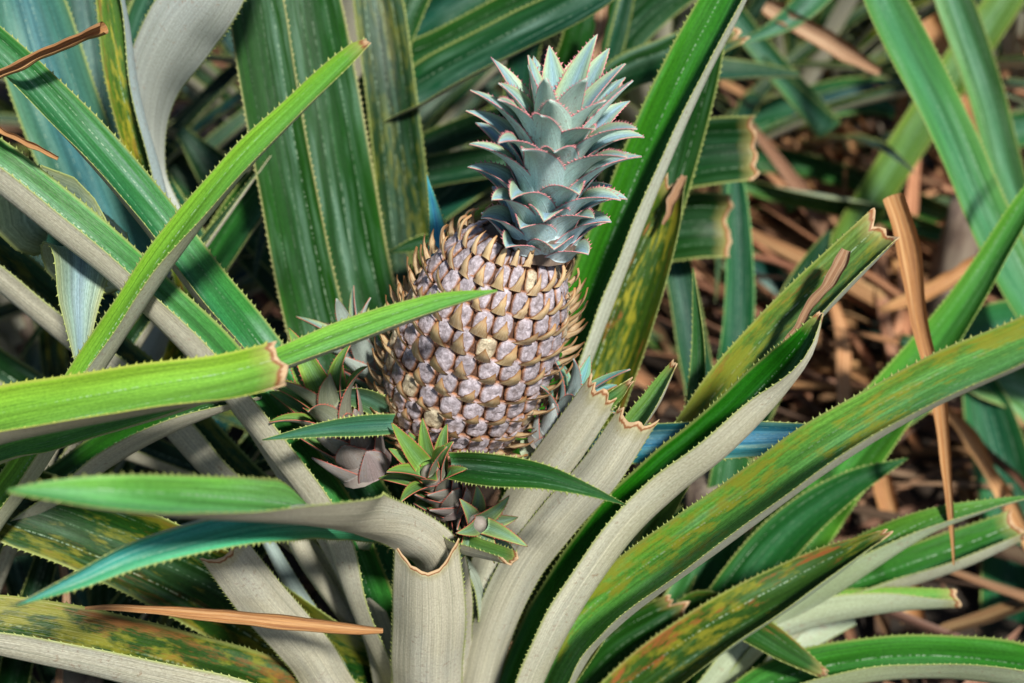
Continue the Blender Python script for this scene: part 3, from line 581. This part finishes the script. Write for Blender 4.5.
M_BRACT = m

FV, FF, FC = [], [], []
# core
K = 40; H = 30
for i in range(H + 1):
    for k in range(K):
        p, n, _ = fpt(2 * math.pi * k / K, i / H, -.0035); FV.append(p); FC.append((.08, .035, .018, 1))
for i in range(H):
    for k in range(K): FF.append((i * K + k, i * K + (k + 1) % K, (i + 1) * K + (k + 1) % K, (i + 1) * K + k))
FF.append(tuple(range(K))[::-1]); FF.append(tuple(range(H * K, H * K + K)))
NE = 22; ROWS = 11; eyes = []
for j in range(-6, ROWS + 2):
    for i in range(NE + 1):
        ang = (i + .5 * j) * 2 * math.pi / NE; tt = (j + .6 + 2 * i / (NE + 1)) / (ROWS + .3); ang = (ang + math.pi) % (2 * math.pi) - math.pi
        if .02 < tt < 1.0: eyes.append((ang + rng.uniform(-.015, .015), tt + rng.uniform(-.006, .006)))
NK = 18; rings = [0, .3, .55, .74, .86, .94, 1.0]
for ang, tt in eyes:
    hw = math.pi / NE * 1.02; hh = .565 / (ROWS + .3); base = len(FV); sc_ = rng.uniform(.93, 1.03)
    tone = rng.uniform(.85, 1.15); warm = rng.uniform(0, 1); hgt = .0032 * rng.uniform(.85, 1.15) * min(1, prof(tt) / .05)
    lil = np.array((.30, .275, .30)) * tone if warm < .9 else np.array((.36, .32, .22)) * tone
    for r in rings:
        for k in range(NK if r > 0 else 1):
            a = 2 * math.pi * k / NK; ca, sa = math.cos(a), math.sin(a)
            q_ = (abs(ca) ** 7 + abs(sa) ** 7) ** (-1 / 7)
            u_, v_ = ca * q_ * r * sc_, sa * q_ * r * sc_
            # dome with a sunken middle crease
            h_ = hgt * (1 - r ** 5) - .0012 * math.exp(-((u_ * 2) ** 2 + ((v_ + .05) * 7) ** 2)) + .0013 *  mnoise.noise(Vector((u_ * 3 + ang * 9, v_ * 3, tt * 40)))
            p, n, _ = fpt(ang + u_ * hw * (1 - .22 * abs(v_)), tt + v_ * hh, h_ - .0022); FV.append(p)
            f = min(1, max(0, (r - .80) / .12)); cc = lil * (1 - f) + np.array((.26, .11, .04)) * f
            if r == 1.0: cc = np.array((.05, .018, .010))
            FC.append((*cc, 1))
    for k in range(NK): FF.append((base, base + 1 + k, base + 1 + (k + 1) % NK))
    for g in range(len(rings) - 2):
        a0 = base + 1 + g * NK; a1 = a0 + NK
        for k in range(NK): FF.append((a0 + k, a1 + k, a1 + (k + 1) % NK, a0 + (k + 1) % NK))
fruit = mesh_obj('fruit', FV, FF, [M_FRUIT], MAIN, attrs={'vc': ('FLOAT_COLOR', FC)})
# bracts
def bract_geo(ang, tt, s=1.0):
    nL, nW = 11, 7; V = []; Fc = []; U = []
    hw = math.pi / NE; hh = .5 / (ROWS + .3); lean = rng.uniform(-.25, .25); tw = rng.uniform(-.3, .3); ln = rng.uniform(.85, 1.25) * s * (1 if tt < .78 else .8); lift = rng.uniform(.7, 1.25) * (1.0 if tt < .8 else .7); wdt = rng.uniform(.72, .94) * (1 if tt < .78 else .8)
    jag = [rng.uniform(.78, 1.18) for _ in range(nL)]
    for sgn in (0, 1):
        for i in range(nL):
            f = i / (nL - 1); wd = wdt * ((1 - f) ** 1.15 * .85 + .15 * (1 - f)) * jag[i] + .03
            for j in range(nW):
                s_ = 2 * j / (nW - 1) - 1
                v_ = -1.05 + 1.80 * f * ln; u_ = s_ * wd + lean * f
                out = .0026 + (.0100 * f ** 1.5 * lift + .0034 * math.sin(math.pi * f)) * s - .0022 * s_ * s_ * (1 - f) - .0004 * sgn + tw * s_ * .002 * f
                p, n, _ = fpt(ang + u_ * hw, tt + v_ * hh, out)
                if not (0 <= tt + v_ * hh <= 1): p = p + AX * ((tt + v_ * hh - min(1, max(0, tt + v_ * hh))) * FL)
                V.append(p); U.append((j / (nW - 1), f))
        o = sgn * nL * nW
        for i in range(nL - 1):
            for j in range(nW - 1):
                a = o + i * nW + j; fc = (a, a + 1, a + nW + 1, a + nW); Fc.append(fc if sgn == 0 else fc[::-1])
    return V, Fc, U
vis = []; hid = []
for ang, tt in eyes:
    p, n, _ = fpt(ang, tt); f = float(n @ nrm(CP - p)); (vis if f > -.25 else hid).append((f, ang, tt))
vis.sort(reverse=True); rest = vis[100:] + hid
for f, ang, tt in vis[:100]:
    V, Fc, U = bract_geo(ang, tt); mesh_obj('bract', V, Fc, [M_BRACT], fruit, uv=U)
V2, F2, U2 = [], [], []
for f, ang, tt in rest:
    V, Fc, U = bract_geo(ang, tt); o = len(V2); V2 += V; F2 += [tuple(a + o for a in x) for x in Fc]; U2 += U
o = mesh_obj('bract', V2, F2, [M_BRACT], fruit, uv=U2); o['kind'] = 'stuff'

# ------------------------------------------------------------------ rosettes: the crown and the slips
def frame(ax):
    ax = nrm(np.array(ax)); a = nrm(np.cross(ax, FW)); b = nrm(np.cross(ax, a)); return ax, a, b
def rosette(parent, name, org, ax, n, H, r0, r1, Lf, Wf, e0f, e1f, topf, undf, marg, rot=0, axbend=None, core=(.2, .25, .2), mat=None, lname='crown_leaf', bloom=.8, teeth=.0014, tgap=.0028, label=None, sag=None):
    ax, a, b = frame(ax); K = 14; V = []; Fc = []
    for i in range(9):
        f = i / 8; rr = (r0 * (1 - f) + r1 * f) * (.8 if i < 8 else .2)
        for k in range(K): t_ = 2 * math.pi * k / K; V.append(org + ax * H * f + (a * math.cos(t_) + b * math.sin(t_)) * rr)
    for i in range(8):
        for k in range(K): Fc.append((i * K + k, i * K + (k + 1) % K, (i + 1) * K + (k + 1) % K, (i + 1) * K + k))
    Fc.append(tuple(range(8 * K, 9 * K)))
    core_o = mesh_obj(name, V, Fc, [mat or M_STEM], parent, label=label)
    for k in range(n):
        f = k / (n - 1); az = rot + k * 2.39996; rad = a * math.cos(az) + b * math.sin(az); L = Lf(f) * rng.uniform(.86, 1.14); e0, e1 = e0f(f) + rng.uniform(-.08, .08), e1f(f) + rng.uniform(-.12, .12)
        N_ = 14; p = org + ax * (H * f) + rad * ((r0 * (1 - f) + r1 * f) * .8); C = [p]; yaw = rng.uniform(-.35, .35); side = np.cross(ax, rad)
        for i in range(N_ - 1):
            s = i / (N_ - 2); e = e0 + (e1 - e0) * s ** 1.3; C.append(C[-1] + (rad * math.cos(e) + ax * math.sin(e) + side * yaw * s) * L / (N_ - 1))
        C = np.array(C); T = nrm(np.gradient(C, axis=0)); N = nrm(np.cross(T, -side)); 
        if N[0] @ rad > 0: N = -N
        s = np.linspace(0, 1, N_); wd = Wf(f) * np.clip((1 - s ** 1.75), 0, 1) ** .9 * (1 - .12 * s) + .0005
        blade(lname, C, T, N, wd, np.linspace(R(80), R(50), N_), topf(f), undf(f), marg, core_o, bloom=bloom, teeth=teeth, tgap=tgap, thick=.0013, ruffle=.4)
    return core_o
lerp = lambda a, b, f: a + (b - a) * f
def mixc(c1, c2): return lambda f: tuple(lerp(x, y, min(1, max(0, f + rng.uniform(-.15, .15)))) for x, y in zip(c1, c2))
CAX = nrm(D3(.09, .80, .60)); CO = W(542, 246, .874)
rosette(MAIN, 'crown', CO, nrm(CAX), 64, .080, .028, .012,
        lambda f: lerp(.024, .058, min(1, f / .5)) if f < .5 else lerp(.066, .050, (f - .5) / .5), lambda f: lerp(.033, .034, f) if f < .85 else lerp(.034, .022, (f - .85) / .15),
        lambda f: lerp(1.15, 1.35, f), lambda f: (lerp(.10, .25, f / .5) if f < .5 else lerp(.20, 1.25, ((f - .5) / .5) ** 1.9)) + rng.uniform(-.2, .2),
        mixc((.34, .50, .52), (.30, .45, .38)), mixc((.66, .84, .98), (.60, .84, .78)), (.55, .20, .22), label='blue green leafy crown with pinkish toothed edges')
M_SLIP = simple_noise_mat('slip_core', (.24, .20, .19), (.12, .08, .08), (.3, .28, .24), 90)
def slip(px, py, d, ax, s, n, rot, cu=((.30, .24, .25), (.30, .34, .24)), ct=((.12, .24, .08), (.13, .26, .05)), e_end=.9, lab=None):
    rosette(MAIN, 'slip', W(px, py, d), D3(*ax), n, .046 * s, .017 * s, .007 * s, lambda f: (lerp(.022, .026, f) if f < .5 else lerp(.030, .034, f)) * s, lambda f: lerp(.022, .0145, f) * s,
            lambda f: 1.25, lambda f: 1.35 if f < .5 else lerp(.25, e_end, max(0, (f - .6) / .4)), mixc(*ct), mixc(*cu), (.42, .10, .07), rot=rot, lname='slip_leaf', mat=M_SLIP, bloom=.2, teeth=.0010, tgap=.0026, label=lab)
slip(452, 502, .90, (-.32, .55, .78), .98, 24, 0, lab='slip with a bright green star of leaves under the fruit')
slip(462, 520, .92, (.35, .05, .95), .85, 18, 1.0, cu=((.26,.21,.22),(.28,.28,.24)), ct=((.16,.24,.14),(.18,.3,.14)), e_end=.6)
slip(366, 468, .92, (-.38, .75, .55), 1.35, 24, 2.0)
slip(392, 392, .97, (-.50, .70, .25), 1.05, 20, .5, cu=((.42,.48,.46),(.4,.5,.46)), ct=((.26,.38,.32),(.24,.36,.26)), lab='blue grey slip behind the left side of the fruit')
slip(545, 446, .925, (.45, .80, .40), .95, 20, 1.7, cu=((.40,.44,.46),(.38,.5,.52)), ct=((.18,.34,.3),(.16,.36,.3)))
# fruit stalk
P = [[*W(449, 445, .965), .017], [*W(440, 490, 1.0), .016], [*W(438, 540, 1.03), .016], [*(np.array([-.04, .75, .33])), .018], [*(np.array([-.04, .75, .2])), .02]]
Q, L = catmull(P, 30); V = []; Fc = []; K = 16
T = nrm(np.gradient(Q[:, :3], axis=0)); a_ = nrm(np.cross(T, FW)); b_ = nrm(np.cross(T, a_))
for i in range(30):
    for k in range(K): th = 2 * math.pi * k / K; V.append(Q[i, :3] + (a_[i] * math.cos(th) + b_[i] * math.sin(th)) * Q[i, 3] * (1 + .06 * math.sin(3 * th + i)))
for i in range(29):
    for k in range(K): Fc.append((i * K + k, i * K + (k + 1) % K, (i + 1) * K + (k + 1) % K, (i + 1) * K + k))
mesh_obj('stalk', V, Fc, [M_STEM], MAIN)

# ------------------------------------------------------------------ loose dry leaves
dryleaf([(-30,88,.86,9),(30,60,.86,10),(80,38,.855,11),(106,26,.85,13)], 'orange brown dry leaf rolled like a twig at the top left', M_ORANGE, 2.6)
dryleaf([(-20,118,.84,5),(20,140,.84,6),(58,158,.84,5)], 'short thin orange dry strip at the left edge', M_ORANGE, 2.0)
dryleaf([(85,608,.84,3),(140,609,.84,8),(240,618,.84,14),(340,628,.84,12),(383,630,.84,5)], 'long brown folded dry leaf lying across the lower left leaves', M_ORANGE, 1.9)
dryleaf([(893,195,1.02,22),(908,250,1.03,24),(922,330,1.04,15),(938,400,1.05,14),(948,480,1.06,9),(953,565,1.07,2)], 'tan dry leaf hanging down behind the long mottled leaf', M_ORANGE, 1.3)
dryleaf([(846,250,.9,10),(838,268,.9,14),(815,300,.905,10),(780,350,.915,4)], 'brown shrivelled strip stuck along the yellowed cut leaf', M_DRY, 1.8)
dryleaf([(765,5,1.5,14),(800,25,1.5,18),(850,55,1.5,16),(880,72,1.5,6)], 'pointed dry leaf slanting across the top right background', M_DRY, 1.3)
dryleaf([(684,176,1.06,7),(674,196,1.06,10),(664,225,1.06,3)], 'crumpled dry scrap at the torn top of the yellow leaf', M_DRY, 2)
dryleaf([(604,0,1.2,12),(598,40,1.2,11),(591,82,1.2,3)], 'tan dried strip hanging above the crown', M_DRY, 1.2)
dryleaf([(905,400,1.45,12),(960,425,1.45,14),(1040,560,1.45,16)], 'straw coloured dry leaf slanting behind the lower right leaves', M_ORANGE, 1.3)
dryleaf([(925,20,1.75,40),(960,90,1.75,46),(975,170,1.75,30),(985,230,1.75,8)], 'rusty dry leaf between the two smooth leaves at top right', M_ORANGE, 1.3)
dryleaf([(905,90,1.85,12),(895,170,1.85,14),(870,240,1.85,10)], 'thin upright orange dry leaf in the blurred top right', M_ORANGE, 1.6)
dryleaf([(1000,250,1.5,16),(930,290,1.5,16),(880,310,1.5,8)], 'orange dry leaf lying level behind the hanging tan leaf', M_ORANGE, 1.5)
dryleaf([(880,470,1.5,16),(900,560,1.5,22),(930,690,1.5,26)], 'broad orange dry leaf standing in the lower right litter', M_ORANGE, 1.3)
dryleaf([(960,470,1.55,14),(985,560,1.55,18),(1000,690,1.5,20)], 'orange dry leaf near the right edge of the litter', M_ORANGE, 1.4)
dryleaf([(62,560,1.05,7),(66,600,1.05,8),(58,690,1.05,8)], 'thin brown dry stalk standing at the lower left', M_DRY, 1.8)
